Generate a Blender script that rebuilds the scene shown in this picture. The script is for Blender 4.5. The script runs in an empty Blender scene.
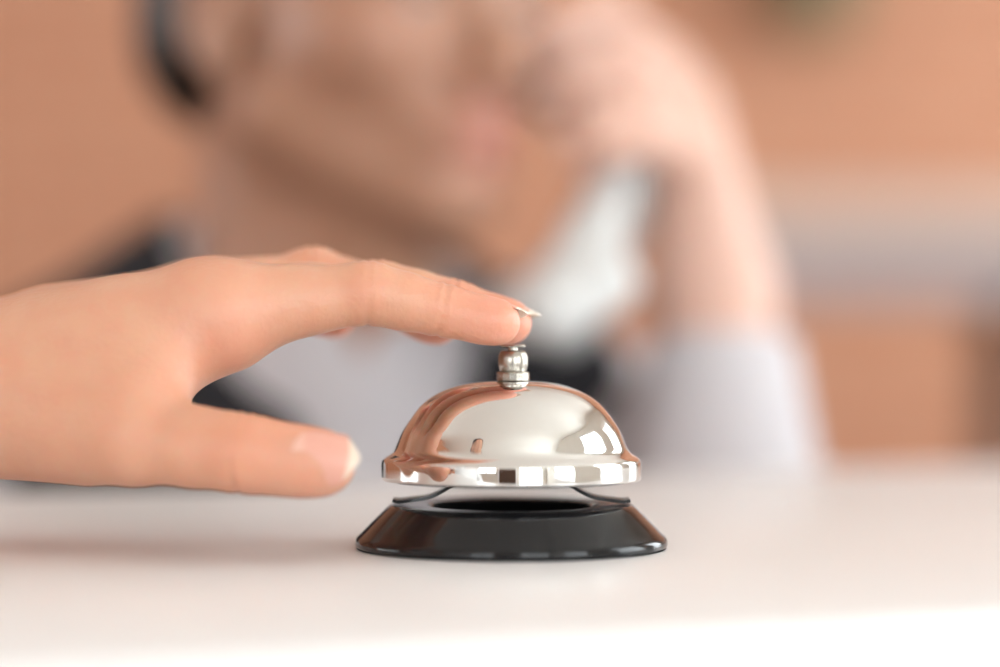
import bpy, bmesh, math, random
import numpy as np
from mathutils import Vector, Matrix
random.seed(7)
S = bpy.context.scene
COL = S.collection
F = 85.0/36.0*1000.0                       # focal length in pixels of a 1000 px wide frame
CZ = 1.0585                                # camera height; counter top is at 1.0
def P(px, py, d):                          # measured point at real distance d (metres)
    return np.array([(px-500.0)/F*d, d, CZ-(py-333.5)/F*d], dtype=np.float64)

# ------------------------------------------------------------------ materials
def mat(name, color, rough=.5, metal=0, noise=None, bump=None, spec=.5, sss=0, attr=False, coat=0, trans=0):
    m = bpy.data.materials.new(name); m.use_nodes = True
    nt = m.node_tree; b = nt.nodes['Principled BSDF']
    b.inputs['Base Color'].default_value = (*color, 1)
    b.inputs['Roughness'].default_value = rough; b.inputs['Metallic'].default_value = metal
    b.inputs['Specular IOR Level'].default_value = spec
    b.inputs['Coat Weight'].default_value = coat
    tc = nt.nodes.new('ShaderNodeTexCoord')
    src = None
    if attr:
        a = nt.nodes.new('ShaderNodeAttribute'); a.attribute_name = 'Col'; src = a.outputs['Color']
    if noise:
        sc, c2, amt = noise
        n = nt.nodes.new('ShaderNodeTexNoise'); n.inputs['Scale'].default_value = sc; n.inputs['Detail'].default_value = 4
        nt.links.new(tc.outputs['Object'], n.inputs['Vector'])
        mr = nt.nodes.new('ShaderNodeMapRange'); mr.inputs[1].default_value=.35; mr.inputs[2].default_value=.65; mr.inputs[4].default_value = amt
        nt.links.new(n.outputs['Fac'], mr.inputs[0])
        mx = nt.nodes.new('ShaderNodeMix'); mx.data_type = 'RGBA'
        nt.links.new(mr.outputs[0], mx.inputs['Factor'])
        if src: nt.links.new(src, mx.inputs[6])
        else: mx.inputs[6].default_value = (*color, 1)
        mx.inputs[7].default_value = (*c2, 1)
        src = mx.outputs[2]
    if src: nt.links.new(src, b.inputs['Base Color'])
    if bump:
        sc, st, dist = bump
        n = nt.nodes.new('ShaderNodeTexNoise'); n.inputs['Scale'].default_value = sc; n.inputs['Detail'].default_value = 3
        nt.links.new(tc.outputs['Object'], n.inputs['Vector'])
        bp = nt.nodes.new('ShaderNodeBump'); bp.inputs['Strength'].default_value = st; bp.inputs['Distance'].default_value = dist
        nt.links.new(n.outputs['Fac'], bp.inputs['Height']); nt.links.new(bp.outputs['Normal'], b.inputs['Normal'])
    if sss:
        b.inputs['Subsurface Weight'].default_value = sss
        b.inputs['Subsurface Radius'].default_value = (1, .35, .2); b.inputs['Subsurface Scale'].default_value = .005
    return m

def brick_mat(name, c1, c2, mortar):
    m = mat(name, c1, .85); nt = m.node_tree; b = nt.nodes['Principled BSDF']
    tc = nt.nodes.new('ShaderNodeTexCoord'); mp = nt.nodes.new('ShaderNodeMapping')
    mp.inputs['Rotation'].default_value = (math.pi/2, 0, 0)
    br = nt.nodes.new('ShaderNodeTexBrick'); br.inputs['Color1'].default_value=(*c1,1); br.inputs['Color2'].default_value=(*c2,1)
    br.inputs['Mortar'].default_value=(*mortar,1); br.inputs['Scale'].default_value=1; br.inputs['Brick Width'].default_value=.21
    br.inputs['Row Height'].default_value=.07; br.inputs['Mortar Size'].default_value=.006
    nt.links.new(tc.outputs['Object'], mp.inputs[0]); nt.links.new(mp.outputs[0], br.inputs[0])
    nt.links.new(br.outputs['Color'], b.inputs['Base Color'])
    bp = nt.nodes.new('ShaderNodeBump'); bp.inputs['Distance'].default_value=.004; bp.invert = True
    nt.links.new(br.outputs['Fac'], bp.inputs['Height']); nt.links.new(bp.outputs['Normal'], b.inputs['Normal'])
    return m

M = dict(
 chrome = mat('polished_chrome', (.80,.79,.77), .03, 1),
 steel = mat('satin_nickel', (.42,.39,.345), .27, 1),
 black = mat('black_enamel', (.006,.006,.007), .10, 0, spec=.4),
 strap = mat('black_spring_steel', (.008,.008,.008), .28, 0, spec=.35),
 hole = mat('hole_black', (.004,.004,.004), .95, spec=.1),  # near-black that stands for the shade inside the base opening
 counter = mat('white_laminate', (.79,.765,.755), .33, noise=(900,(.74,.69,.67),.4), bump=(700,.10,.0002)),
 counter_front = mat('white_lacquer', (.94,.94,.935), .35),
 skin = mat('fair_skin', (.8,.5,.38), .42, attr=True, sss=.55, bump=(650,.35,.0006), noise=(110,(.62,.26,.17),.30)),
 skin2 = mat('tan_skin', (.5,.3,.2), .45, attr=True, sss=.15),
 nail = mat('natural_nail', (.85,.6,.52), .33, attr=True),
 hair = mat('dark_brown_hair', (.016,.009,.006), .5, bump=(1100,.3,.0006)),
 shirt = mat('lilac_grey_cotton', (.56,.53,.55), .85, bump=(60,.3,.004)),
 white_shirt = mat('white_cotton', (.82,.82,.82), .85, bump=(60,.3,.004)),
 vest = mat('black_wool', (.012,.012,.016), .9),
 trousers = mat('charcoal_wool', (.03,.03,.035), .9),
 phone = mat('white_plastic', (.60,.60,.59), .3, spec=.5),
 eye = mat('eye_white', (.8,.8,.8), .1, attr=True),
 wall = brick_mat('salmon_painted_brick', (.60,.295,.18), (.56,.265,.16), (.64,.35,.23)),
 wall_plain = mat('salmon_paint', (.58,.27,.16), .8, noise=(3,(.52,.23,.13),.5)),
 cream = mat('cream_paint', (.78,.76,.70), .85, noise=(3,(.74,.72,.66),.5)),
 ceil = mat('ceiling_paint', (.82,.80,.75), .9, noise=(5,(.8,.78,.73),.4)),
 floor = mat('oak_floor', (.32,.2,.12), .45, noise=(14,(.22,.13,.08),.7)),
 frame = mat('white_window_frame', (.85,.85,.85), .4),
 dark = mat('dark_walnut', (.07,.032,.018), .5, noise=(20,(.04,.02,.01),.6)),
 table = mat('pale_grey_lacquer', (.64,.48,.40), .55),
 apron = mat('grey_lilac_lacquer', (.42,.36,.36), .55),
 pot = mat('olive_ceramic', (.20,.17,.09), .4),
 leaf = mat('green_leaf', (.13,.14,.05), .5, noise=(30,(.19,.19,.08),.6)),
 soil = mat('dark_soil', (.03,.02,.012), .95),
 metal = mat('grey_metal', (.5,.5,.5), .35, 1),
 chairf = mat('black_chair_fabric', (.02,.02,.022), .85),
)
g = bpy.data.materials.new('window_glass'); g.use_nodes = True; nt = g.node_tree; nt.nodes.clear()
o_ = nt.nodes.new('ShaderNodeOutputMaterial'); mx = nt.nodes.new('ShaderNodeMixShader'); tr = nt.nodes.new('ShaderNodeBsdfTransparent'); gl = nt.nodes.new('ShaderNodeBsdfGlossy')
gl.inputs['Roughness'].default_value = .02; mx.inputs[0].default_value = .06; tr.inputs[0].default_value = (.97,.98,.98,1)
nt.links.new(tr.outputs[0], mx.inputs[1]); nt.links.new(gl.outputs[0], mx.inputs[2]); nt.links.new(mx.outputs[0], o_.inputs[0]); M['glass'] = g

# ------------------------------------------------------------------ object helpers
def link(name, me, m, parent=None, smooth=True):
    o = bpy.data.objects.new(name, me); COL.objects.link(o)
    if m is not None: me.materials.append(m)
    if smooth: me.polygons.foreach_set('use_smooth', [True]*len(me.polygons))
    if parent is not None:
        o.parent = parent; o.matrix_parent_inverse = Matrix.Translation(-parent.location)
    return o
def obj(name, bm, m, parent=None, smooth=True, sharp=35):
    me = bpy.data.meshes.new(name); bmesh.ops.recalc_face_normals(bm, faces=bm.faces)
    bm.to_mesh(me); bm.free()
    o = link(name, me, m, parent, smooth)
    if smooth and sharp: me.set_sharp_from_angle(angle=math.radians(sharp))
    return o
def thing(name, label, cat, loc=(0,0,0), group=None):
    o = bpy.data.objects.new(name, None); o.empty_display_size = .02; COL.objects.link(o); o.location = loc
    o['label'] = label; o['category'] = cat
    if group: o['group'] = group
    return o
def struct(o): o['kind'] = 'structure'; return o
def box(bm, lo, hi, bev=0, rot=None, seg=2):
    c = [(a+b)/2 for a,b in zip(lo,hi)]; s = [abs(b-a) for a,b in zip(lo,hi)]
    r = bmesh.ops.create_cube(bm, size=1); vs = r['verts']
    bmesh.ops.scale(bm, vec=s, verts=vs)
    if bev:
        es = list({e for v in vs for e in v.link_edges})
        rb = bmesh.ops.bevel(bm, geom=es, offset=bev, segments=seg, affect='EDGES', profile=.5)
        vs = list({v for v in rb['verts']} | {v for v in vs if v.is_valid})
    if rot is not None: bmesh.ops.rotate(bm, matrix=rot, verts=vs)
    bmesh.ops.translate(bm, vec=c, verts=vs)
    return vs
def lathe(bm, prof, n=96, c=(0,0,0)):
    rings = []
    for r, z in prof:
        if r < 1e-6: rings.append([bm.verts.new((c[0], c[1], c[2]+z))])
        else: rings.append([bm.verts.new((c[0]+r*math.cos(2*math.pi*i/n), c[1]+r*math.sin(2*math.pi*i/n), c[2]+z)) for i in range(n)])
    for a, b in zip(rings, rings[1:]):
        for i in range(n):
            j = (i+1) % n
            if len(a) == 1 and len(b) == 1: continue
            if len(a) == 1: bm.faces.new((a[0], b[i], b[j]))
            elif len(b) == 1: bm.faces.new((a[i], a[j], b[0]))
            else: bm.faces.new((a[i], a[j], b[j], b[i]))
def spline(pts, n=8):
    out = []; p = [pts[0]]+list(pts)+[pts[-1]]
    for i in range(1, len(p)-2):
        for k in range(n):
            t = k/n
            out.append(tuple(.5*((2*b)+(-a+c)*t+(2*a-5*b+4*c-d)*t*t+(-a+3*b-3*c+d)*t**3) for a,b,c,d in zip(p[i-1],p[i],p[i+1],p[i+2])))
    out.append(tuple(pts[-1])); return out

# ------------------------------------------------------------------ implicit surfaces
def smin(a, b, k):
    h = np.maximum(k-np.abs(a-b), 0)/k
    return np.minimum(a, b)-h*h*k*.25
def smax(a, b, k): return -smin(-a, -b, k)
def cone(a, b, ra, rb):
    a = np.array(a, float); b = np.array(b, float); ba = b-a; L = float(ba@ba)
    def f(p):
        pa = p-a; t = np.clip(pa@ba/L, 0, 1)
        return np.linalg.norm(pa-t[:,None]*ba, axis=1)-(ra+(rb-ra)*t)
    return f
def ball(c, r):
    c = np.array(c, float)
    return lambda p: np.linalg.norm(p-c, axis=1)-r
def ell(c, r, R=None):
    c = np.array(c, float); r = np.array(r, float)
    R = np.eye(3) if R is None else np.array(R, float)      # rows = local axes
    def f(p):
        q = (p-c)@R.T; k0 = np.linalg.norm(q/r, axis=1); k1 = np.linalg.norm(q/(r*r), axis=1)
        return k0*(k0-1)/np.maximum(k1, 1e-9)
    return f
def rbox(c, h, rad, R=None):
    c = np.array(c, float); h = np.array(h, float); R = np.eye(3) if R is None else np.array(R, float)
    def f(p):
        q = np.abs((p-c)@R.T)-(h-rad)
        return np.linalg.norm(np.maximum(q,0), axis=1)+np.minimum(q.max(axis=1),0)-rad
    return f
def blend(fs, k):
    def f(p):
        d = fs[0](p)
        for g_ in fs[1:]: d = smin(d, g_(p), k)
        return d
    return f
def chain(pts, rs, k=.003):
    return blend([cone(pts[i], pts[i+1], rs[i], rs[i+1]) for i in range(len(pts)-1)], k)
def sdf_mesh(name, f, lo, hi, h, m, parent=None, color=None):
    lo = np.array(lo, float); hi = np.array(hi, float); B = 6
    nc = np.ceil((hi-lo)/(h*B)).astype(int)
    ax = [lo[i]+(np.arange(nc[i])+.5)*h*B for i in range(3)]
    G = np.stack(np.meshgrid(*ax, indexing='ij'), -1).reshape(-1,3)
    dc = f(G)
    act = (np.abs(dc) < h*B*1.6)
    n = nc*B
    V = np.repeat(np.repeat(np.repeat(dc.reshape(nc), B, 0), B, 1), B, 2).astype(np.float32)
    ma = np.repeat(np.repeat(np.repeat(act.reshape(nc), B, 0), B, 1), B, 2)
    idx = np.argwhere(ma)
    for s in range(0, len(idx), 400000):
        ii = idx[s:s+400000]
        V[ii[:,0],ii[:,1],ii[:,2]] = f(lo+(ii+.5)*h)
    inside = V < 0
    cs = np.zeros(np.array(V.shape)-1, np.int8)
    for dx in (0,1):
        for dy in (0,1):
            for dz in (0,1):
                cs += inside[dx:V.shape[0]-1+dx, dy:V.shape[1]-1+dy, dz:V.shape[2]-1+dz]
    cells = np.argwhere((cs > 0) & (cs < 8))
    cid = -np.ones(cs.shape, np.int64); cid[cells[:,0],cells[:,1],cells[:,2]] = np.arange(len(cells))
    acc = np.zeros((len(cells),3)); cnt = np.zeros(len(cells))
    for a in range(3):
        b, c = [i for i in range(3) if i != a]
        for ob in (0,1):
            for oc in (0,1):
                p0 = cells.copy(); p0[:,b] += ob; p0[:,c] += oc; p1 = p0.copy(); p1[:,a] += 1
                v0 = V[p0[:,0],p0[:,1],p0[:,2]]; v1 = V[p1[:,0],p1[:,1],p1[:,2]]
                k = (v0 < 0) != (v1 < 0); t = np.where(k, v0/np.where(k, v0-v1, 1), 0)
                pt = p0.astype(float); pt[:,a] += t
                acc[k] += pt[k]; cnt[k] += 1
    verts = lo+(acc/np.maximum(cnt,1)[:,None]+.5)*h
    quads = []
    for a in range(3):
        b, c = (a+1)%3, (a+2)%3
        sl0 = [slice(None)]*3; sl1 = [slice(None)]*3; sl0[a] = slice(0,-1); sl1[a] = slice(1,None)
        A = inside[tuple(sl0)]; Bq = inside[tuple(sl1)]
        e = np.argwhere(A != Bq); e = e[(e[:,b] > 0) & (e[:,c] > 0) & (e[:,b] < V.shape[b]-1) & (e[:,c] < V.shape[c]-1)]
        fl = A[e[:,0],e[:,1],e[:,2]]
        q = []
        for ob, oc in ((-1,-1),(0,-1),(0,0),(-1,0)):
            w = e.copy(); w[:,b] += ob; w[:,c] += oc; q.append(cid[w[:,0],w[:,1],w[:,2]])
        q = np.stack(q, 1); q[~fl] = q[~fl][:, ::-1]
        quads.append(q)
    quads = np.concatenate(quads); quads = quads[(quads >= 0).all(1)]
    for _ in range(2):                         # settle the vertices on the surface
        d = f(verts); e = h*.25; gr = np.stack([f(verts+np.eye(3)[i]*e)-f(verts-np.eye(3)[i]*e) for i in range(3)], 1)/(2*e)
        n2 = np.maximum((gr*gr).sum(1), .25); st = np.clip(d/n2, -h*.5, h*.5)
        verts = verts-gr*st[:,None]
    me = bpy.data.meshes.new(name)
    me.vertices.add(len(verts)); me.vertices.foreach_set('co', verts.astype(np.float32).ravel())
    me.loops.add(len(quads)*4); me.loops.foreach_set('vertex_index', quads.astype(np.int32).ravel())
    me.polygons.add(len(quads)); me.polygons.foreach_set('loop_start', np.arange(0, len(quads)*4, 4, dtype=np.int32))
    me.polygons.foreach_set('loop_total', np.full(len(quads), 4, dtype=np.int32))
    me.update(calc_edges=True); me.validate()
    if color is not None:
        at = me.color_attributes.new('Col', 'FLOAT_COLOR', 'POINT')
        c4 = np.ones((len(verts),4), np.float32); c4[:,:3] = color(verts)
        at.data.foreach_set('color', c4.ravel())
    print('mesh', name, len(verts))
    return link(name, me, m, parent)
def unit(v): v = np.array(v, float); return v/np.linalg.norm(v)
def falloff(p, c, r): return np.exp(-((np.linalg.norm(p-np.array(c), axis=1)/r)**2))

def nail_mesh(parent, name, base, fwd, up, L, W, R, skin_c, tip_c=(.80,.71,.60), free=.16, droop=.0, label=None, thick=.0005, m=None):
    """curved nail plate: base = middle of the cuticle, fwd along the finger, up = outward normal"""
    fwd = unit(fwd); up = unit(up-np.dot(up,fwd)*fwd); side = np.cross(fwd, up)
    nu, nv = 20, 28; al = math.asin(min(.98, W*.5/R)); vs = []; cols = []
    for j in range(nv+1):
        v = j/nv
        wv = math.sqrt(1-.55*max(0,(.25-v)/.25)**2)*math.sqrt(1-.80*max(0,(v-.72)/.28)**2.4)
        for i in range(nu+1):
            u = -1+2*i/nu; a = u*al*wv
            cut = .10*L*(u*u)                                   # rounded cuticle
            s = v*L+cut*(1-v)*1.0-.16*L*(u*u)*v*v*(1 if v>.8 else v/.8)
            q = np.array(base)+fwd*s+side*R*math.sin(a)+up*(R*math.cos(a)-R-droop*v*v)
            vs.append(q)
            k = 1 if v > 1-free+.05*u*u else 0
            lun = 1 if v < .16-.12*u*u else 0
            c = np.array(skin_c)*(1-k)+np.array(tip_c)*k
            if lun: c = c*.7+np.array((.82,.58,.48))*.3
            cols.append(c)
    n0 = len(vs)
    vs += [q-up*thick for q in vs]; cols += cols
    fs = []; w = nu+1
    for j in range(nv):
        for i in range(nu):
            a = j*w+i; fs.append((a, a+1, a+w+1, a+w)); fs.append((n0+a, n0+a+w, n0+a+w+1, n0+a+1))
    rim = [i for i in range(w)]+[j*w+nu for j in range(1,nv+1)]+[nv*w+i for i in range(nu-1,-1,-1)]+[j*w for j in range(nv-1,0,-1)]
    for a, b in zip(rim, rim[1:]+rim[:1]): fs.append((b, a, n0+a, n0+b))
    me = bpy.data.meshes.new(name); me.from_pydata([tuple(v) for v in vs], [], fs); me.update()
    at = me.color_attributes.new('Col', 'FLOAT_COLOR', 'POINT')
    for i, c in enumerate(cols): at.data[i].color = (*c, 1)
    o = link(name, me, m or M['nail'], parent)
    if label: o['label'] = label
    return o

# ================================================================== SETTING
XL, XR, YF, YB, H = -2.7, 1.9, -2.6, 4.0, 2.7
def wall(name, axis, pos, u0, u1, holes, m, t=.16, sgn=1):
    bm = bmesh.new()
    def b(a0, a1, z0, z1):
        if a1-a0 < 1e-4 or z1-z0 < 1e-4: return
        p0, p1 = sorted((pos, pos+sgn*t))
        if axis == 'x': box(bm, (p0, a0, z0), (p1, a1, z1))
        else: box(bm, (a0, p0, z0), (a1, p1, z1))
    cur = u0
    for a0, a1, z0, z1 in sorted(holes):
        b(cur, a0, 0, H); b(a0, a1, 0, z0); b(a0, a1, z1, H); cur = a1
    b(cur, u1, 0, H)
    return struct(obj(name, bm, m, smooth=False))
win_no = [0]
def window(axis, pos, a0, a1, z0, z1, sgn, nv=2, nh=1):
    win_no[0] += 1
    root = bpy.data.objects.new('window_%d' % win_no[0], None); COL.objects.link(root); struct(root)
    mid = pos+sgn*.08; root.location = (mid, (a0+a1)/2, z0) if axis == 'x' else ((a0+a1)/2, mid, z0)
    def bb(bm, p0, p1, q0, q1, r0, r1):
        if axis == 'x': box(bm, (p0, q0, r0), (p1, q1, r1))
        else: box(bm, (q0, p0, r0), (q1, p1, r1))
    bm = bmesh.new(); f = .055; e = .001
    bb(bm, mid-.03, mid+.03, a0+e, a0+f, z0+e, z1-e); bb(bm, mid-.03, mid+.03, a1-f, a1-e, z0+e, z1-e)
    bb(bm, mid-.03, mid+.03, a0+f, a1-f, z0+e, z0+f); bb(bm, mid-.03, mid+.03, a0+f, a1-f, z1-f, z1-e)
    for i in range(1, nv):
        c = a0+(a1-a0)*i/nv; bb(bm, mid-.025, mid+.025, c-.03, c+.03, z0+f, z1-f)
    for i in range(1, nh+1):
        c = z0+(z1-z0)*i/(nh+1); bb(bm, mid-.025, mid+.025, a0+f, a1-f, c-.02, c+.02)
    obj('window_frame', bm, M['frame'], root, smooth=False)
    bm = bmesh.new(); bb(bm, mid-.003, mid+.003, a0+f, a1-f, z0+f, z1-f); obj('window_pane', bm, M['glass'], root, smooth=False)
    bm = bmesh.new(); ins = -sgn
    p0, p1 = sorted((mid+ins*.03, pos+ins*.06)); bb(bm, p0, p1, a0+e, a1-e, z0+e, z0+.03); obj('window_sill', bm, M['frame'], root, smooth=False)
    ld = bpy.data.lights.new('daylight_portal', 'AREA'); ld.shape = 'RECTANGLE'; ld.size = a1-a0; ld.size_y = z1-z0
    ld.cycles.is_portal = True
    lo = bpy.data.objects.new('daylight_portal', ld); COL.objects.link(lo)
    out = pos+sgn*.2; zc = (z0+z1)/2
    lo.location = (out, (a0+a1)/2, zc) if axis == 'x' else ((a0+a1)/2, out, zc)
    d = Vector((-sgn,0,0)) if axis == 'x' else Vector((0,-sgn,0))
    lo.rotation_euler = d.to_track_quat('-Z', 'Z').to_euler()
    lo.parent = root; lo.matrix_parent_inverse = Matrix.Translation(-root.location)
WR = [(-1.9,-.6,.8,2.3), (.40,1.5,.4,2.4), (2.1,3.3,.6,2.3)]  # the last one is an added window that lights the back wall
WF = [(.35,1.7,.5,2.4), (-1.9,-.75,.95,2.3)]
WL = [(.6,1.9,.9,2.3)]
wall('wall_back', 'y', YB, XL-.16, XR+.16, [], M['wall'])
wall('wall_right', 'x', XR, YF, YB, WR, M['cream'])
wall('wall_front', 'y', YF, XL-.16, XR+.16, WF, M['cream'], sgn=-1)
wall('wall_left', 'x', XL, YF, YB, WL, M['wall_plain'], sgn=-1)
for a in WR: window('x', XR, *a, 1, 1, 0)
window('y', YF, *WF[0], -1, 3, 1); window('y', YF, *WF[1], -1, 2, 1)
window('x', XL, *WL[0], -1, 2, 1)
bm = bmesh.new(); box(bm, (XL-.16,YF-.16,-.1), (XR+.16,YB+.16,0)); struct(obj('floor', bm, M['floor'], smooth=False))
bm = bmesh.new(); box(bm, (XL-.16,YF-.16,H), (XR+.16,YB+.16,H+.1)); struct(obj('ceiling', bm, M['ceil'], smooth=False))
dr = bpy.data.objects.new('added_door', None); COL.objects.link(dr); dr.location = (-.2,YF,0); struct(dr)  # added out of view as a dark shape for the bell rim to reflect
bm = bmesh.new(); box(bm, (-.60,YF+.001,0), (.20,YF+.04,2.05), .004); obj('door_leaf', bm, M['dark'], dr, smooth=False)
bm = bmesh.new()
for q0, q1, r0, r1 in ((-.68,-.601,0,2.13), (.201,.28,0,2.13), (-.60,.20,2.051,2.13)): box(bm, (q0,YF+.001,r0), (q1,YF+.05,r1))
obj('door_frame', bm, M['frame'], dr, smooth=False)
bm = bmesh.new(); box(bm, (-.55,YF+.041,1.0), (-.53,YF+.09,1.02), .003); box(bm, (-.55,YF+.075,1.0), (-.43,YF+.09,1.02), .003); obj('door_handle', bm, M['metal'], dr)
for nm, lo, hi in (('back',(XL,YB-.015,0),(XR,YB,.09)), ('left',(XL,YF,0),(XL+.015,YB-.015,.09)), ('right',(XR-.015,YF,0),(XR,YB-.015,.09))):
    bm = bmesh.new(); box(bm, lo, hi); struct(obj('baseboard_'+nm, bm, M['frame'], smooth=False))

# ================================================================== COUNTER
CA = math.radians(26.0); e_ = Vector((math.cos(CA), math.sin(CA), 0)); n_ = Vector((-math.sin(CA), math.cos(CA), 0))
c0 = Vector((0, .447, 0))                          # a point on the near edge
WID = .463
cen = c0+n_*(WID/2)+e_*.1
cr = Matrix.Rotation(CA, 3, 'Z')
counter = thing('reception_counter', 'white reception counter with pale matte top that the service bell stands on', 'counter', (cen.x, cen.y, 0))
def cbox(name, lo, hi, m, bev=.002):
    bm = bmesh.new(); box(bm, lo, hi, bev)
    bmesh.ops.rotate(bm, matrix=cr, verts=bm.verts); bmesh.ops.translate(bm, vec=(cen.x, cen.y, 0), verts=bm.verts)
    return obj(name, bm, m, counter)
cbox('countertop', (-1.3,-WID/2,.955), (1.3,WID/2,1.0), M['counter'], .0025)
cbox('lit_edge_strip', (-1.3,-WID/2-.0012,.956), (1.3,-WID/2+.0002,.9985), M['counter_front'], 0)  # added strip: light on the front edge put into a whiter colour
cbox('front_panel', (-1.28,-WID/2+.012,.0), (1.28,-WID/2+.04,.954), M['counter_front'])
cbox('end_panel', (-1.28,-WID/2+.041,0), (-1.25,WID/2-.03,.954), M['counter_front'])
cbox('end_panel', (1.25,-WID/2+.041,0), (1.28,WID/2-.03,.954), M['counter_front'])

# ================================================================== BELL
BX, BY = (511.3-500)/F*.645, .645
bell = thing('service_bell', 'chrome dome service bell with black base being pressed by a finger', 'bell', (BX, BY, 1.0))
mm = .001
def L_(name, prof, m, n=128, sharp=35, smooth=3, dx=0, label=None):
    bm = bmesh.new(); pr = spline(prof, smooth) if smooth else prof
    lathe(bm, [(max(r,0)*mm if r > 1e-3 else 0, z*mm) for r, z in pr], n, (BX+dx, BY, 1.0))
    o = obj(name, bm, m, bell, sharp=sharp)
    if label: o['label'] = label
    return o
L_('base', [(0,.6),(20,.6),(40.5,.3),(41.6,.15),(42.3,.5),(42.55,1.2),(42.5,2.2),(42.0,3.1),(40.8,4.2),(38.2,6.9),(35.0,10.1),(34.0,11.05),(33.2,11.7),(32.2,12.0),(30,11.9),(26,11.8),(23.4,11.8),(22.4,11.6),(21.9,11.0),(21.7,10.0),(21.5,3.0),(20.5,2.2),(0,2.2)], M['black'], smooth=2, sharp=60, label='glossy black flared base with a round opening')
L_('hole_shade', [(0,3.0),(20.8,3.0),(21.2,3.4),(21.5,10.6),(21.85,11.2)], M['hole'], smooth=0)  # added sheet: the opening's shade put into its near-black colour
dome_prof = [(3.0,44.85),(6,44.8),(10,44.5),(14.3,43.7),(18.5,42.3),(22.0,40.4),(25,37.9),(27.4,34.9),(29.6,31.6),(31.0,28.4),(31.8,26.4),(32.7,25.3),(33.8,24.6),(34.7,24.0),(35.2,23.4),(35.4,22.6),(35.45,21.6),(35.45,19.6),(35.4,18.6),(35.1,18.1),(34.7,17.9),(34.2,18.0),(34.1,18.6),(34.1,22.2),(33.2,23.4),(31.6,24.6),(30.7,26.4),(29.8,28.4),(28.3,31.2),(26.2,34.2),(23.8,37.0),(20.9,39.3),(17.5,41.1),(13.6,42.5),(9.6,43.3),(5.8,43.6),(3.0,43.65)]
L_('dome', [(r, z+.6) for r, z in dome_prof], M['chrome'], n=192, smooth=4, sharp=50, label='mirror polished chrome dome with a rolled rim')
# central post under the dome
L_('post', [(0,20.5),(3.4,20.5),(3.4,24.0),(2.4,24.2),(2.4,44.0),(0,44.0)], M['steel'], n=48, smooth=0)
KX = (513-511.3)/F*.645
# collar nut (facetted) + lower ring + barrel
bm = bmesh.new()
lathe(bm, [(r*mm, z*mm) for r, z in [(0,43.9),(3.5,43.9),(3.75,44.2),(3.75,44.7),(3.45,44.85),(3.45,45.0),(3.8,45.1),(3.8,45.4),(3.5,45.5),(0,45.5)]], 64, (BX+KX, BY, 1.0))
obj('washer', bm, M['steel'], bell)
bm = bmesh.new()
lathe(bm, [(r*mm, z*mm) for r, z in [(0,45.4),(3.9,45.4),(4.4,45.7),(4.5,46.0),(4.5,47.6),(4.35,47.9),(3.6,48.05),(0,48.05)]], 14, (BX+KX, BY, 1.0))
obj('collar_nut', bm, M['steel'], bell, sharp=18)
bm = bmesh.new()
pr = spline([(3.5,47.9),(3.75,48.6),(4.05,49.8),(4.12,51.0),(4.0,52.1),(3.7,53.0),(3.4,53.5),(3.0,53.8),(2.2,53.9)], 4)
lathe(bm, [(0,47.9*mm)]+[(r*mm, z*mm) for r, z in pr]+[(0,53.9*mm)], 96, (BX+KX, BY, 1.0))
obj('barrel', bm, M['steel'], bell, sharp=60)
bm = bmesh.new()
lathe(bm, [(r*mm, z*mm) for r, z in [(0,53.8),(1.3,53.8),(1.3,54.7),(3.1,54.72),(3.4,54.85),(3.45,55.1),(3.35,55.3),(3.0,55.4),(0,55.4)]], 64, (BX+KX, BY, 1.0))
obj('button', bm, M['steel'], bell)
# two black spring straps
for sx in (-1, 1):
    pts = spline([(32.4,12.7),(30.5,12.4),(27,12.8),(23.5,13.3),(21,14.0),(18.5,15.2),(16,16.7),(13,18.3),(9,19.5),(2,19.6)], 5)
    bm = bmesh.new(); rows = []
    for i, (r, z) in enumerate(pts):
        a = pts[max(i-1,0)]; b = pts[min(i+1,len(pts)-1)]; tx, tz = b[0]-a[0], b[1]-a[1]; l = math.hypot(tx,tz); nx, nz = -tz/l, tx/l
        if nz < 0: nx, nz = -nx, -nz
        w = 5.5 if r > 27 else (4.3 if r < 20 else 4.3+1.2*(r-20)/7)
        if r > 31.4: w = 4.6
        row = []
        for yy, tt in ((-w,.0),(-w,.85),(w,.85),(w,.0)):
            row.append(bm.verts.new((BX+sx*(r+nx*tt)*mm, BY+yy*mm, 1.0+(z+nz*tt)*mm)))
        rows.append(row)
    for a, b in zip(rows, rows[1:]):
        for k in range(4): bm.faces.new((a[k], a[(k+1)%4], b[(k+1)%4], b[k]))
    bm.faces.new(rows[0]); bm.faces.new(rows[-1][::-1])
    obj('spring_strap', bm, M['strap'], bell)

# ================================================================== PRESSING HAND (customer, left hand)
cust = thing('person', 'person whose hand reaches in from the left to ring the bell', 'person', (-.50, .0, 0))
W_  = P(-100, 404, .655)
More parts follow.
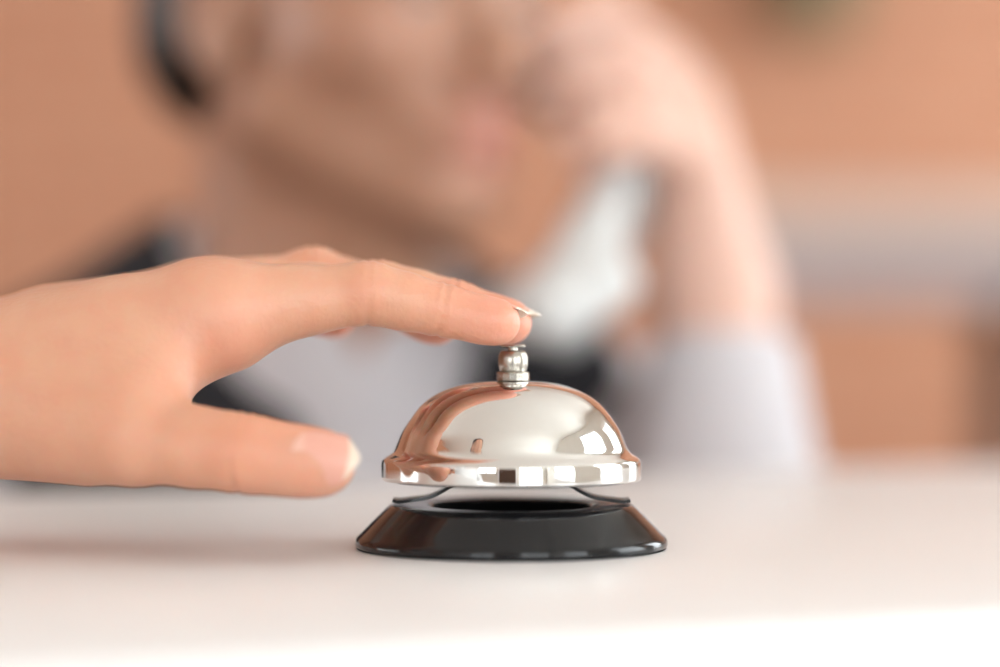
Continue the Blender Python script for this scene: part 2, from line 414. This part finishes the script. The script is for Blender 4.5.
# fingers: MCP, PIP, DIP, TIP centres
idx = [P(206,306,.632), P(368,293,.636), P(442,310,.638), P(497,320.6,.6385)]
mid = [P(214,302,.651), P(378,291,.656), P(453,305,.655), P(509.5,320.8,.6525)]
rin = [P(202,306,.670), P(313,276,.678), P(384,297,.676), P(437,322,.672)]
lit = [P(186,318,.686), P(262,296,.696), P(304,307,.695), P(334,316,.692)]
thb = [P(-15,402,.636), P(138,440,.610), P(243,453,.602), P(322,461,.600)]
rI = [.0100,.0080,.0066,.0058]; rM = [.0100,.0081,.0066,.0058]; rR = [.0098,.0079,.0066,.0058]; rL=[.0094,.0072,.0060,.0053]; rT=[.0160,.0101,.0085,.0068]
fng = []
for pts, rs in ((idx,rI),(mid,rM),(rin,rR),(lit,rL)):
    mp = (pts[0]*.45+pts[1]*.55); mr = (rs[0]+rs[1])*.5*.94
    m2 = (pts[1]*.5+pts[2]*.5); r2 = (rs[1]+rs[2])*.5*.98
    fs = [cone(pts[0], mp, rs[0], mr), cone(mp, pts[1], mr, rs[1]), cone(pts[1], m2, rs[1], r2), cone(m2, pts[2], r2, rs[2]), cone(pts[2], pts[3], rs[2], rs[3])]
    # palmar pads
    ax = unit(pts[3]-pts[2]); dn = unit(np.array([0,0,-1.])-ax*np.dot([0,0,-1.],ax))
    fs.append(ell(pts[2]*.25+pts[3]*.75+dn*.0012, (rs[3]*1.5, rs[3]*1.02, rs[3]*.92), [ax, np.cross(ax,dn), dn]))
    ax = unit(pts[1]-pts[0]); dn = unit(np.array([0,0,-1.])-ax*np.dot([0,0,-1.],ax))
    fs.append(ell(pts[0]*.45+pts[1]*.55+dn*.003, (.016, rs[1]*.95, rs[1]*.85), [ax, np.cross(ax,dn), dn]))
    fng.append(blend(fs, .004))
tf = [cone(thb[0],thb[1],rT[0],rT[1]), cone(thb[1],thb[1]*.45+thb[2]*.55,rT[1],.0088), cone(thb[1]*.45+thb[2]*.55,thb[2],.0088,rT[2]), cone(thb[2],thb[3],rT[2],rT[3])]
ax = unit(thb[3]-thb[2])
tf.append(ell(thb[2]*.3+thb[3]*.7+np.array([0,.001,-.0012]), (.0125,.0080,.0075), [ax, unit(np.cross(ax,[0,0,1])), np.cross(ax, unit(np.cross(ax,[0,0,1])))]))
thumb = blend(tf, .006)
# palm: metacarpal rays plus muscle masses
palm_f = [
  cone(W_+[0,-.010,-.003], idx[0]+[0,0,-.002], .0155, .0104), cone(W_+[0,.000,-.001], mid[0]+[0,0,-.001], .0155, .0104),
  cone(W_+[0,.010,.004], rin[0], .0165, .0108), cone(W_+[0,.018,-.004], lit[0], .0160, .0102),
  cone(P(60,362,.640), P(226,328,.632), .0165, .0100),          # palm pad below index knuckle
  cone(P(60,362,.662), P(212,330,.668), .0170, .0100),
  cone(P(-30,395,.678), P(150,350,.684), .0160, .0120),         # little finger side
]
palm = blend(palm_f, .014)
then = blend([cone(P(-60,392,.642), P(90,420,.622), .0190, .0150), cone(P(10,385,.634), P(120,395,.624), .0160, .0105),
              cone(P(100,350,.630), P(148,388,.618), .0120,.0060)], .012)
web = blend([cone(P(135,335,.632), P(150,385,.620), .0110, .0048), cone(P(150,385,.620), P(130,415,.614), .0048, .0080), cone(P(190,325,.634), P(154,370,.622), .0085, .0040)], .006)
EL = np.array([-.375,.50,1.085]); SH = np.array([-.485,.19,1.31])
arm = blend([cone(W_, W_*.7+EL*.3, .0235, .0265), cone(W_+[0,.006,0], W_*.7+EL*.3+[0,.006,0], .0225, .0255), cone(W_*.7+EL*.3, EL, .0270, .036)], .02)
creases = []
for pts, rs in ((idx,rI),(mid,rM),(rin,rR),(lit,rL),(thb,rT)):
    for j in ((1,2) if pts is not thb else (2,)):
        a = unit(pts[j+1]-pts[j-1]); creases.append((pts[j], a, rs[j]))
def hand(p):
    base = smin(palm(p), then(p), .014)
    base = smin(base, web(p), .010)
    base = smin(base, arm(p), .016)
    d = smin(base, thumb(p), .010)
    out = d
    for i, f in enumerate(fng): out = np.minimum(out, smin(base, f(p), .012))
    out = smin(out, d, .002)
    for c, a, r in creases:
        v = p-c; near = np.linalg.norm(v, axis=1) < r*2.2
        if near.any():
            q = v[near]; s = q@a; lat = q-s[:,None]*a; side = np.clip(lat[:,2]/(r+1e-6), -1, 1)
            w = np.exp(-(s/.0009)**2)*.00055*(.35+.65*np.abs(side))
            w += (np.exp(-((s-.0026)/.0008)**2)+np.exp(-((s+.0026)/.0008)**2))*.00030*np.clip(side,0,1)
            out[near] += w
    return out
def skincol(v, landmarks, base, red, tips):
    c = np.tile(np.array(base), (len(v),1))
    for l, r, w in landmarks:
        k = (falloff(v, l, r)*w)[:,None]; c = c*(1-k)+np.array(red)*k
    for l, r, w in [(q[0]+[0,-.004,0], .0022, .40) for q in creases]*(len(tips) > 3):
        k = (np.exp(-np.minimum(((v-l)**2).sum(1)/(.006**2), 40))*w)[:,None]; c = c*(1-k)+np.array(red)*k
    for l, r, w in tips:
        k = (falloff(v, l, r)*w)[:,None]; c = c*(1-k)+np.array((.74,.31,.22))*k
    return c
SK = (.64,.345,.225)
lm = [(idx[0]+[0,0,.010], .011, .45), (idx[1], .010, .25), (mid[0]+[0,0,.01], .01, .4), (rin[1], .010, .45), (thb[2]+[.002,-.006,.003], .012, .5), (idx[2], .009,.3), (P(120,400,.60),.03,.15)]
tp = [(idx[3], .013, .75), (mid[3], .013, .75), (rin[3]-[0,0,.003], .014, .8), (lit[3], .013, .8), (thb[3], .013, .5), (P(232,345,.62), .014, .3)]
body = sdf_mesh('body', hand, (-.42,.44,1.01), (.035,.725,1.135), .00085, M['skin'], cust, lambda v: skincol(v, lm, SK, (.66,.27,.16), tp))
body['label'] = 'fair skinned left hand with index and middle fingers on the bell button'
NB = (.72,.38,.29)
for pts, rs, lab in ((idx,rI,None),(mid,rM,None),(rin,rR,None),(lit,rL,None)):
    a = unit(pts[3]-pts[2]); up = np.array([0,.50 if pts is idx else .12,1.]); up = unit(up-a*np.dot(a,up))
    nail_mesh(cust, 'fingernail', pts[3]-a*.0040+up*(rs[3]*1.0+.0004), a-up*.15, up, .0122 if pts is not lit else .011, rs[3]*1.4, rs[3]*1.0, NB, droop=.0005, free=.24)
a = unit(thb[3]-thb[2]); up = unit(np.array([.05,-.96,.26])); up = unit(up-a*np.dot(a,up))
nail_mesh(cust, 'thumbnail', thb[3]-a*.0065+up*.0090, a-up*.06, up, .0172, .0132, .0080, (.70,.35,.27), tip_c=(.74,.60,.48), droop=.0014, free=.17, label='pink thumbnail with a pale free edge')
# shirt + head of the person standing out of the frame to the left
def head_parts(O, Fw, Lf, Up):
    O = np.array(O, float); Fw = unit(Fw); Up = unit(np.array(Up)-Fw*np.dot(Up,Fw)); Lf = np.cross(Up, Fw)*1.0
    Rm = np.array([Lf, Fw, Up])
    def T(s, f, u): return O+(Lf*s+Fw*f+Up*u)*.001
    def E(c, r): return ell(T(*c), np.array(r)*.001, Rm)
    def C(a, b, ra, rb): return cone(T(*a), T(*b), ra*.001, rb*.001)
    skull = blend([E((0,-8,42),(73,94,78)), E((0,24,-8),(61,68,76))], .03)
    feat = [C((-50,12,-46),(-14,74,-80),19,15), C((50,12,-46),(14,74,-80),19,15), E((0,80,-80),(19,15,16)),
            E((-38,56,-14),(25,26,21)), E((38,56,-14),(25,26,21)), C((-34,78,30),(34,78,30),12,12), E((0,80,-52),(30,20,22))]
    nose = [C((0,88,16),(0,105,-22),7,8.5), E((0,110,-25),(10,9,8.5)), E((-12,99,-29),(7,9,7)), E((12,99,-29),(7,9,7))]
    lips = [E((0,96,-49),(23,7.5,4.6)), E((0,95,-59),(20,7.5,5.6))]
    ears = [blend([E((s*77,-8,2),(6,17,29)), E((s*73,0,0),(7,12,22)), E((s*75,2,-26),(6,8,9))], .006) for s in (-1,1)]
    sock = [ball(T(s*31,96,13), .017) for s in (-1,1)]; conch = [ball(T(s*88,-3,2), .0115) for s in (-1,1)]
    lids = [ball(T(s*31,75,12), .0145) for s in (-1,1)]
    f1 = blend(feat, .016); fn = blend(nose, .006); fl = blend(lips, .003)
    mouth = cone(T(-22,102,-54), T(22,102,-54), .0016, .0016)
    def f(p):
        d = smin(skull(p), f1(p), .022)
        for s in sock: d = smax(d, -s(p), .010)
        for l in lids: d = smin(d, l(p), .004)
        d = smin(d, fn(p), .008); d = smin(d, fl(p), .005); d = smax(d, -mouth(p), .003)
        for e in ears: d = smin(d, e(p), .004)
        for c in conch: d = smax(d, -c(p), .005)
        return d
    return f, T, E, C, Rm
def hair_f(E, T, skull_only):
    cap = blend([E((0,-16,50),(83,101,83)), E((0,-46,-6),(77,64,60))], .02)
    def f(p):
        d = cap(p)
        Fd = (p-T(0,0,0))@unit(T(0,1,0)-T(0,0,0)); Ud = (p-T(0,0,0))@unit(T(0,0,1)-T(0,0,0))
        line = np.where(Ud > .02, Fd-.062-(Ud-.05)*.15, Fd+.012-(Ud)*.6)     # hairline / sideburn / behind the ear
        d = smax(d, line, .012)
        return smax(d, -.055-Ud, .01)
    return f
# customer
cO = (-.50,.02,1.60); cF = unit([.75,.45,-.35])
cf, cT, cE, cC, cR = head_parts(cO, cF, None, (.3,.2,.95))
cneck = cone(cT(0,-22,-40), (-.515,-.005,1.40), .052, .056)
lowc = lambda p: smin(cf(p), cneck(p), .03)
o = sdf_mesh('head', lowc, (-.66,-.14,1.36), (-.34,.18,1.74), .004, M['skin2'], cust, lambda v: np.tile(np.array((.62,.36,.25)), (len(v),1)))
hf = hair_f(cE, cT, None)
long_ = blend([cE((0,-55,-60),(72,40,110))], .02)
sdf_mesh('hair', lambda p: smin(hf(p), long_(p), .03), (-.72,-.2,1.36), (-.34,.2,1.76), .004, M['hair'], cust)
tc_ = np.array([-.52,.0,1.28])
st_ = blend([ell(tc_+[0,0,-.10], (.125,.185,.26)), cone(tc_+[.0,.15,.03], tc_+[0,-.15,.03], .062,.062), cone(tc_+[0,0,.02], (-.517,-.003,1.385), .075,.060),
     cone(tc_+[0,.16,.025], SH, .062,.056), cone(SH, EL, .056, .048), cone(EL, EL*.45+W_*.55, .048, .037), cone(tc_+[0,-.17,.02], (-.54,-.25,1.02), .058,.045), cone((-.54,-.25,1.02), (-.36,-.22,.86), .045,.035), ell((-.52,0,.98),(.125,.165,.16))], .035)
sdf_mesh('shirt', st_, (-.72,-.34,.80), (-.19,.64,1.43), .006, M['white_shirt'], cust)
tr_ = blend([ell((-.52,0,.90),(.13,.165,.13)), cone((-.52,.085,.86),(-.52,.09,.47),.080,.058), cone((-.52,-.085,.86),(-.52,-.09,.47),.080,.058), cone((-.52,.09,.47),(-.53,.09,.09),.056,.045), cone((-.52,-.09,.47),(-.53,-.09,.09),.056,.045)], .03)
sdf_mesh('trousers', tr_, (-.72,-.24,.02), (-.34,.24,1.08), .008, M['trousers'], cust)
for s in (-1, 1):
    sh = blend([cone((-.545,s*.09,.045),(-.40,s*.10,.036),.040,.034), cone((-.54,s*.09,.05),(-.53,s*.09,.10),.038,.042)], .02)
    sdf_mesh('shoe', lambda p: smax(sh(p), -p[:,2], .004), (-.62,s*.09-.07,-.01), (-.34,s*.09+.08,.16), .006, M['chairf'], cust)

# ================================================================== RECEPTIONIST
rec = thing('person', 'person in black vest and pale grey shirt talking on a white phone behind the counter', 'person', (-.09, 1.17, 0))
hy = math.radians(45)
hF = np.array([math.sin(hy), -math.cos(hy), -.06]); O = np.array([-.073, 1.119, 1.206])
rf, rT_, rE, rC, rR_ = head_parts(O, hF, None, (0,0,1))
N = np.array([-.095, 1.175, 1.035])
neck = blend([cone(rT_(0,-26,-30), N, .052, .058), cone(rT_(0,30,-72), N+[.02,-.03,.0], .030, .046)], .03)
# left hand round the handset
w2 = P(712,290,1.125)
hI = [P(664,66,1.135), P(608,12,1.115), P(568,26,1.095), P(546,50,1.088)]
hM = [P(684,92,1.122), P(620,60,1.090), P(580,74,1.074), P(553,96,1.073)]
hR = [P(694,124,1.112), P(632,102,1.078), P(596,117,1.068), P(572,134,1.071)]
hL = [P(696,158,1.106), P(644,138,1.078), P(610,146,1.070), P(587,160,1.074)]
hT = [P(690,225,1.150), P(640,150,1.151), P(608,110,1.160), P(585,80,1.150)]
hf2 = [chain(h, [.0115,.0098,.0085,.0075], .004) for h in (hI,hM,hR,hL)]+[chain(hT, [.016,.012,.0100,.0088], .006)]
hp = blend([cone(w2, h[0], .022, .0125) for h in (hI,hM,hR,hL)]+[cone(w2,hT[0],.020,.017), cone(w2, P(731,560,1.085), .026, .037)], .014)
def recbody(p):
    d = smin(rf(p), neck(p), .025)
    b = hp(p); o2 = b
    for q in hf2: o2 = np.minimum(o2, smin(b, q(p), .009))
    return np.minimum(d, o2)
def reccol(v):
    c = np.tile(np.array((.40,.205,.13)), (len(v),1))
    for l, r, w, cc in ((rT_(0,102,-54), .020, .6, (.44,.13,.11)), (rT_(40,60,-10), .03, .25, (.46,.2,.14)), (rT_(-40,70,-10), .03, .25, (.46,.2,.14))):
        k = (falloff(v, l, r)*w)[:,None]; c = c*(1-k)+np.array(cc)*k
    lit_k = np.clip((v[:,0]-.008)/.02, 0, 1)[:,None]*0.8  # hand and right face edge: brighter light put into the skin colour
    return c*(1-lit_k)+np.array((.72,.45,.36))*lit_k
sdf_mesh('body', recbody, (-.21,.98,.985), (.16,1.26,1.305), .0022, M['skin2'], rec, reccol)
for h in (hI,hM,hR,hL):
    a = unit(h[3]-h[2]); up = unit(np.array([-.2,-.9,.5])); up = unit(up-a*np.dot(a,up))
    nail_mesh(rec, 'fingernail', h[3]-a*.004+up*.0073, a, up, .012, .0105, .0078, (.66,.38,.30))
for s in (-1, 1):
    me = bpy.data.meshes.new('eye'); bm = bmesh.new(); bmesh.ops.create_uvsphere(bm, u_segments=24, v_segments=16, radius=.0126)
    c = rT_(s*31,76.4,9.3); bmesh.ops.translate(bm, vec=tuple(c), verts=bm.verts); bm.to_mesh(me)
    at = me.color_attributes.new('Col', 'FLOAT_COLOR', 'POINT'); look = c+hF*.0135
    for i, v in enumerate(me.vertices):
        dd = np.linalg.norm(np.array(v.co)-look); at.data[i].color = (.02,.015,.01,1) if dd < .006 else (.38,.34,.32,1)
    link('eye', me, M['eye'], rec)
hfr = hair_f(rE, rT_, None)
sdf_mesh('hair', hfr, (-.22,.98,1.14), (.08,1.28,1.36), .003, M['hair'], rec)
for s in (-1, 1):
    eb = cone(rT_(s*18,92,33), rT_(s*46,80,34), .0035, .0025); sdf_mesh('eyebrow', eb, rT_(s*32,86,33)-.03, rT_(s*32,86,33)+.03, .0012, M['hair'], rec)
# torso
ty = math.radians(17); tF = np.array([math.sin(ty), -math.cos(ty), 0]); tL = np.array([math.cos(ty), math.sin(ty), 0]); U = np.array([0,0,1.])
RT = [tL, tF, U]
def t_(s, f, u): return N+tL*s+tF*f+U*u
shR, shL = t_(-.185,-.01,-.040), t_(.185,-.01,-.035)
elL = P(733,562,1.088); elR = t_(-.235,.02,-.33)
chest = blend([ell(t_(0,.0,-.17), (.165,.112,.20), RT), ell(t_(0,.0,-.40), (.150,.105,.20), RT), cone(t_(-.15,-.01,-.045), t_(.15,-.01,-.04), .058,.058),
               cone(t_(-.13,-.015,-.028), t_(-.035,-.03,.040), .050,.046), cone(t_(.13,-.015,-.028), t_(.03,-.03,.036), .050,.044), cone(t_(0,.02,-.10), t_(0,0,-.02), .09,.055)], .03)
armL = blend([cone(shL, elL, .056,.048), cone(elL, P(720,352,1.118), .047,.036)], .02)
armR = blend([cone(shR, elR, .056,.048), cone(elR, t_(-.12,.20,-.42), .046,.036)], .02)
cuffdir = unit(P(722,352,1.118)-elL); cuffp = P(722,352,1.118)
def shirt(p):
    a = armL(p); a = np.maximum(a, (p-cuffp)@cuffdir-.002)
    return smin(smin(chest(p), a, .03), armR(p), .03)
sdf_mesh('shirt', shirt, (-.36,.90,.46), (.20,1.36,1.12), .005, M['shirt'], rec)
# shirt collar closed round the neck, higher at the back
cc0 = N+np.array([.010,-.014,-.03]); colf = cone(cc0, cc0+np.array([.006,-.010,.10]), .072, .067); cn = unit(U+tF*.30)
def collar(p):
    q = p-(N+np.array([.010,-.014,.056])); d = smax(colf(p), q@cn, .005)
    s = q@tL; f = q@tF
    notch = np.maximum(np.abs(s)-np.clip((q[:,2]+.045)*.55, -.02, .03), -f)     # small V between the collar points
    return smax(d, -notch, .003)
sdf_mesh('collar', collar, (-.19,1.06,.99), (.02,1.26,1.15), .0025, M['shirt'], rec)
def vest(p):
    d = chest(p)-.010; q = p-N; s = q@tL; f = q@tF; u = q[:,2]
    # neckline V
    V = (u+.135)*.33-np.abs(s-.016)
    d = smax(d, np.where(f > -.02, V, -.1), .004)
    d = smax(d, np.hypot(s, f+.01)*-1+.071+np.where(u > -.040, 0, -1), .004)
    d = smax(d, np.abs(s)-.152-np.clip(-u-.14,0,.1)*.4, .006)
    return smax(d, -.46-u, .004)
sdf_mesh('vest', vest, (-.32,1.0,.5), (.14,1.34,1.12), .004, M['vest'], rec)
for i in range(4):
    c = t_(0,.118-.004*i,-.155-.075*i)
    bm = bmesh.new(); bmesh.ops.create_uvsphere(bm, u_segments=20, v_segments=12, radius=.007)
    bmesh.ops.scale(bm, vec=(1,.4,1), verts=bm.verts); bmesh.ops.rotate(bm, matrix=Matrix.Rotation(ty,3,'Z'), verts=bm.verts); bmesh.ops.translate(bm, vec=tuple(c), verts=bm.verts)
    obj('vest_button', bm, M['black'], rec)
kn = [t_(-.10,.40,-.545), t_(.10,.40,-.545)]
tro = blend([ell(t_(0,.0,-.535), (.165,.13,.085), RT)]+[cone(t_(s*.09,.03,-.535), k, .078,.060) for s,k in zip((-1,1),kn)]+[cone(k, k*[1,1,0]+tF*.02+[0,0,.10], .058,.045) for k in kn], .02)
sdf_mesh('trousers', tro, (-.34,.66,.03), (.26,1.36,.66), .007, M['trousers'], rec)
for k in kn:
    b0 = k*[1,1,0]
    sh2 = blend([cone(b0+[0,0,.045]-tF*.03, b0+tF*.12+[0,0,.036], .040,.034), cone(b0+[0,0,.05], b0+tF*.01+[0,0,.10], .038,.045)], .02)
    sdf_mesh('shoe', lambda p: smax(sh2(p), -p[:,2], .004), b0-[.14,.22,.01], b0+[.14,.10,.16], .006, M['chairf'], rec)
# ================================================================== PHONE HANDSET
ph = thing('telephone_handset', 'white telephone handset held to the ear of the person in the vest', 'phone', tuple(P(600,200,1.11)))
e0 = rT_(88,-2,2); hs = [e0+[.004,.004,-.002], np.array([.024,1.186,1.192]), np.array([.052,1.150,1.165]), np.array([.057,1.118,1.128]), P(592,262,1.085), P(560,305,1.066)]
def seg_box(a, b, w, t):
    ax = unit(b-a); outw = unit(np.array([.8,.1,.1])); outw = unit(outw-ax*np.dot(ax,outw)); sd = np.cross(ax, outw)
    return rbox((a+b)/2, (np.linalg.norm(b-a)/2+.010, w/2, t/2), min(w,t)*.42, [ax, sd, outw])
hd = blend([seg_box(hs[i], hs[i+1], .054, .024) for i in range(len(hs)-1)], .012)
sdf_mesh('handle', hd, (-.04,1.03,1.04), (.10,1.24,1.24), .0025, M['phone'], ph)
def cup(name, c, nrm, rad, t):
    nrm = unit(nrm); a = unit(np.cross(nrm,[0,0,1.])); b = np.cross(nrm, a); R = [nrm, a, b]
    f = rbox(c, (t, rad, rad*.95), t*.8, R)
    o = sdf_mesh(name, f, c-.045, c+.045, .002, M['phone'], ph); return o
cup('earpiece', e0, -rR_[0], .026, .011)
cup('mouthpiece', P(562,296,1.066), unit(rT_(0,100,-60)-P(562,296,1.066)), .030, .015)

# ================================================================== BACKGROUND
tb = thing('high_table', 'tall table with thick pale grey top and dark wooden legs by the brick wall', 'table', (1.0, 2.55, 0))
x0, x1, y0, y1 = .18, 1.62, 2.38, 2.86
bm = bmesh.new(); box(bm, (x0,y0,1.152), (x1,y1,1.205), .004); obj('tabletop', bm, M['table'], tb)
bm = bmesh.new()
box(bm, (x0+.02,y0+.02,1.095), (x1-.02,y0+.04,1.151)); box(bm, (x0+.02,y1-.04,1.095), (x1-.02,y1-.02,1.151)); box(bm, (x0+.02,y0+.04,1.095), (x0+.04,y1-.04,1.151)); box(bm, (x1-.04,y0+.04,1.095), (x1-.02,y1-.04,1.151))
obj('apron', bm, M['apron'], tb, smooth=False)
for lx in (.22, .515):
    for ly in (y0+.045, y1-.095):
        bm = bmesh.new(); X = lx if lx < .3 else .525
        if lx > .3: X = .570
        box(bm, (X,ly,0), (X+.05,ly+.05,1.094), .003); obj('leg', bm, M['dark'], tb)
for ly in (y0+.045, y1-.095):
    bm = bmesh.new(); box(bm, (1.52,ly,0), (1.57,ly+.05,1.094), .003); obj('leg', bm, M['dark'], tb)
# wall planter
pl = thing('hanging_planter', 'small olive green planter with trailing leaves on the brick wall', 'plant', (.515, 3.88, 1.575))
cx, cy, cz = .515, 3.88, 1.575
bm = bmesh.new(); lathe(bm, [(0,-.03),(.040,-.03),(.058,-.018),(.072,.030),(.076,.085),(.078,.10),(.073,.10),(.068,.085),(0,.085)], 48, (cx,cy,cz)); obj('pot', bm, M['pot'], pl, sharp=50)
bm = bmesh.new(); lathe(bm, [(0,.086),(.067,.086),(.06,.092),(0,.094)], 32, (cx,cy,cz)); obj('soil', bm, M['soil'], pl)
bm = bmesh.new(); box(bm, (cx-.015,cy+.070,cz+.03), (cx+.015,3.999,cz+.09), .003); obj('wall_bracket', bm, M['metal'], pl)
bm = bmesh.new()
for i in range(90):
    a = random.uniform(0, 2*math.pi); t = random.random(); r = .02+.065*math.sqrt(t)+.01; z = .10+random.uniform(0,.10)*(1-t)+(-.09*random.random() if t > .75 else 0)
    p = Vector((cx+r*math.cos(a), min(cy+r*math.sin(a), 3.98), cz+z)); l = random.uniform(.02,.035); w = l*.35
    R = Matrix.Rotation(a,3,'Z')@Matrix.Rotation(random.uniform(-.3,1.2),3,'Y')@Matrix.Rotation(random.uniform(-.5,.5),3,'X')
    pts = [(0,0,0),(l*.35,w,.002),(l*.75,w*.8,0),(l,0,-.004),(l*.75,-w*.8,0),(l*.35,-w,.002)]
    vs = [bm.verts.new(p+R@Vector(q)) for q in pts]; mdl = bm.verts.new(p+R@Vector((l*.5,0,-.003)))
    for k in range(6): bm.faces.new((vs[k], vs[(k+1)%6], mdl))
for v in bm.verts: v.co.y = min(v.co.y, 3.992)
fo = obj('foliage', bm, M['leaf'], pl, smooth=False)
so = fo.modifiers.new('thickness', 'SOLIDIFY'); so.thickness = .0008

# ================================================================== LIGHT, CAMERA
w = bpy.data.worlds.new('daylight'); S.world = w; w.use_nodes = True
bg = w.node_tree.nodes['Background']; bg.inputs[0].default_value = (.93,.97,1.0,1); bg.inputs[1].default_value = 6.6
cam = bpy.data.cameras.new('camera'); co = bpy.data.objects.new('camera', cam); COL.objects.link(co)
co.location = (0,0,CZ); co.rotation_euler = (math.pi/2,0,0)
cam.lens = 85; cam.sensor_width = 36; cam.clip_start = .01; cam.clip_end = 50
cam.dof.use_dof = True; cam.dof.focus_distance = .633; cam.dof.aperture_fstop = 2.5
S.camera = co
S.view_settings.view_transform = 'Standard'; S.view_settings.look = 'None'; S.view_settings.gamma = 1; S.view_settings.use_curve_mapping = False
S.view_settings.exposure = 0.32
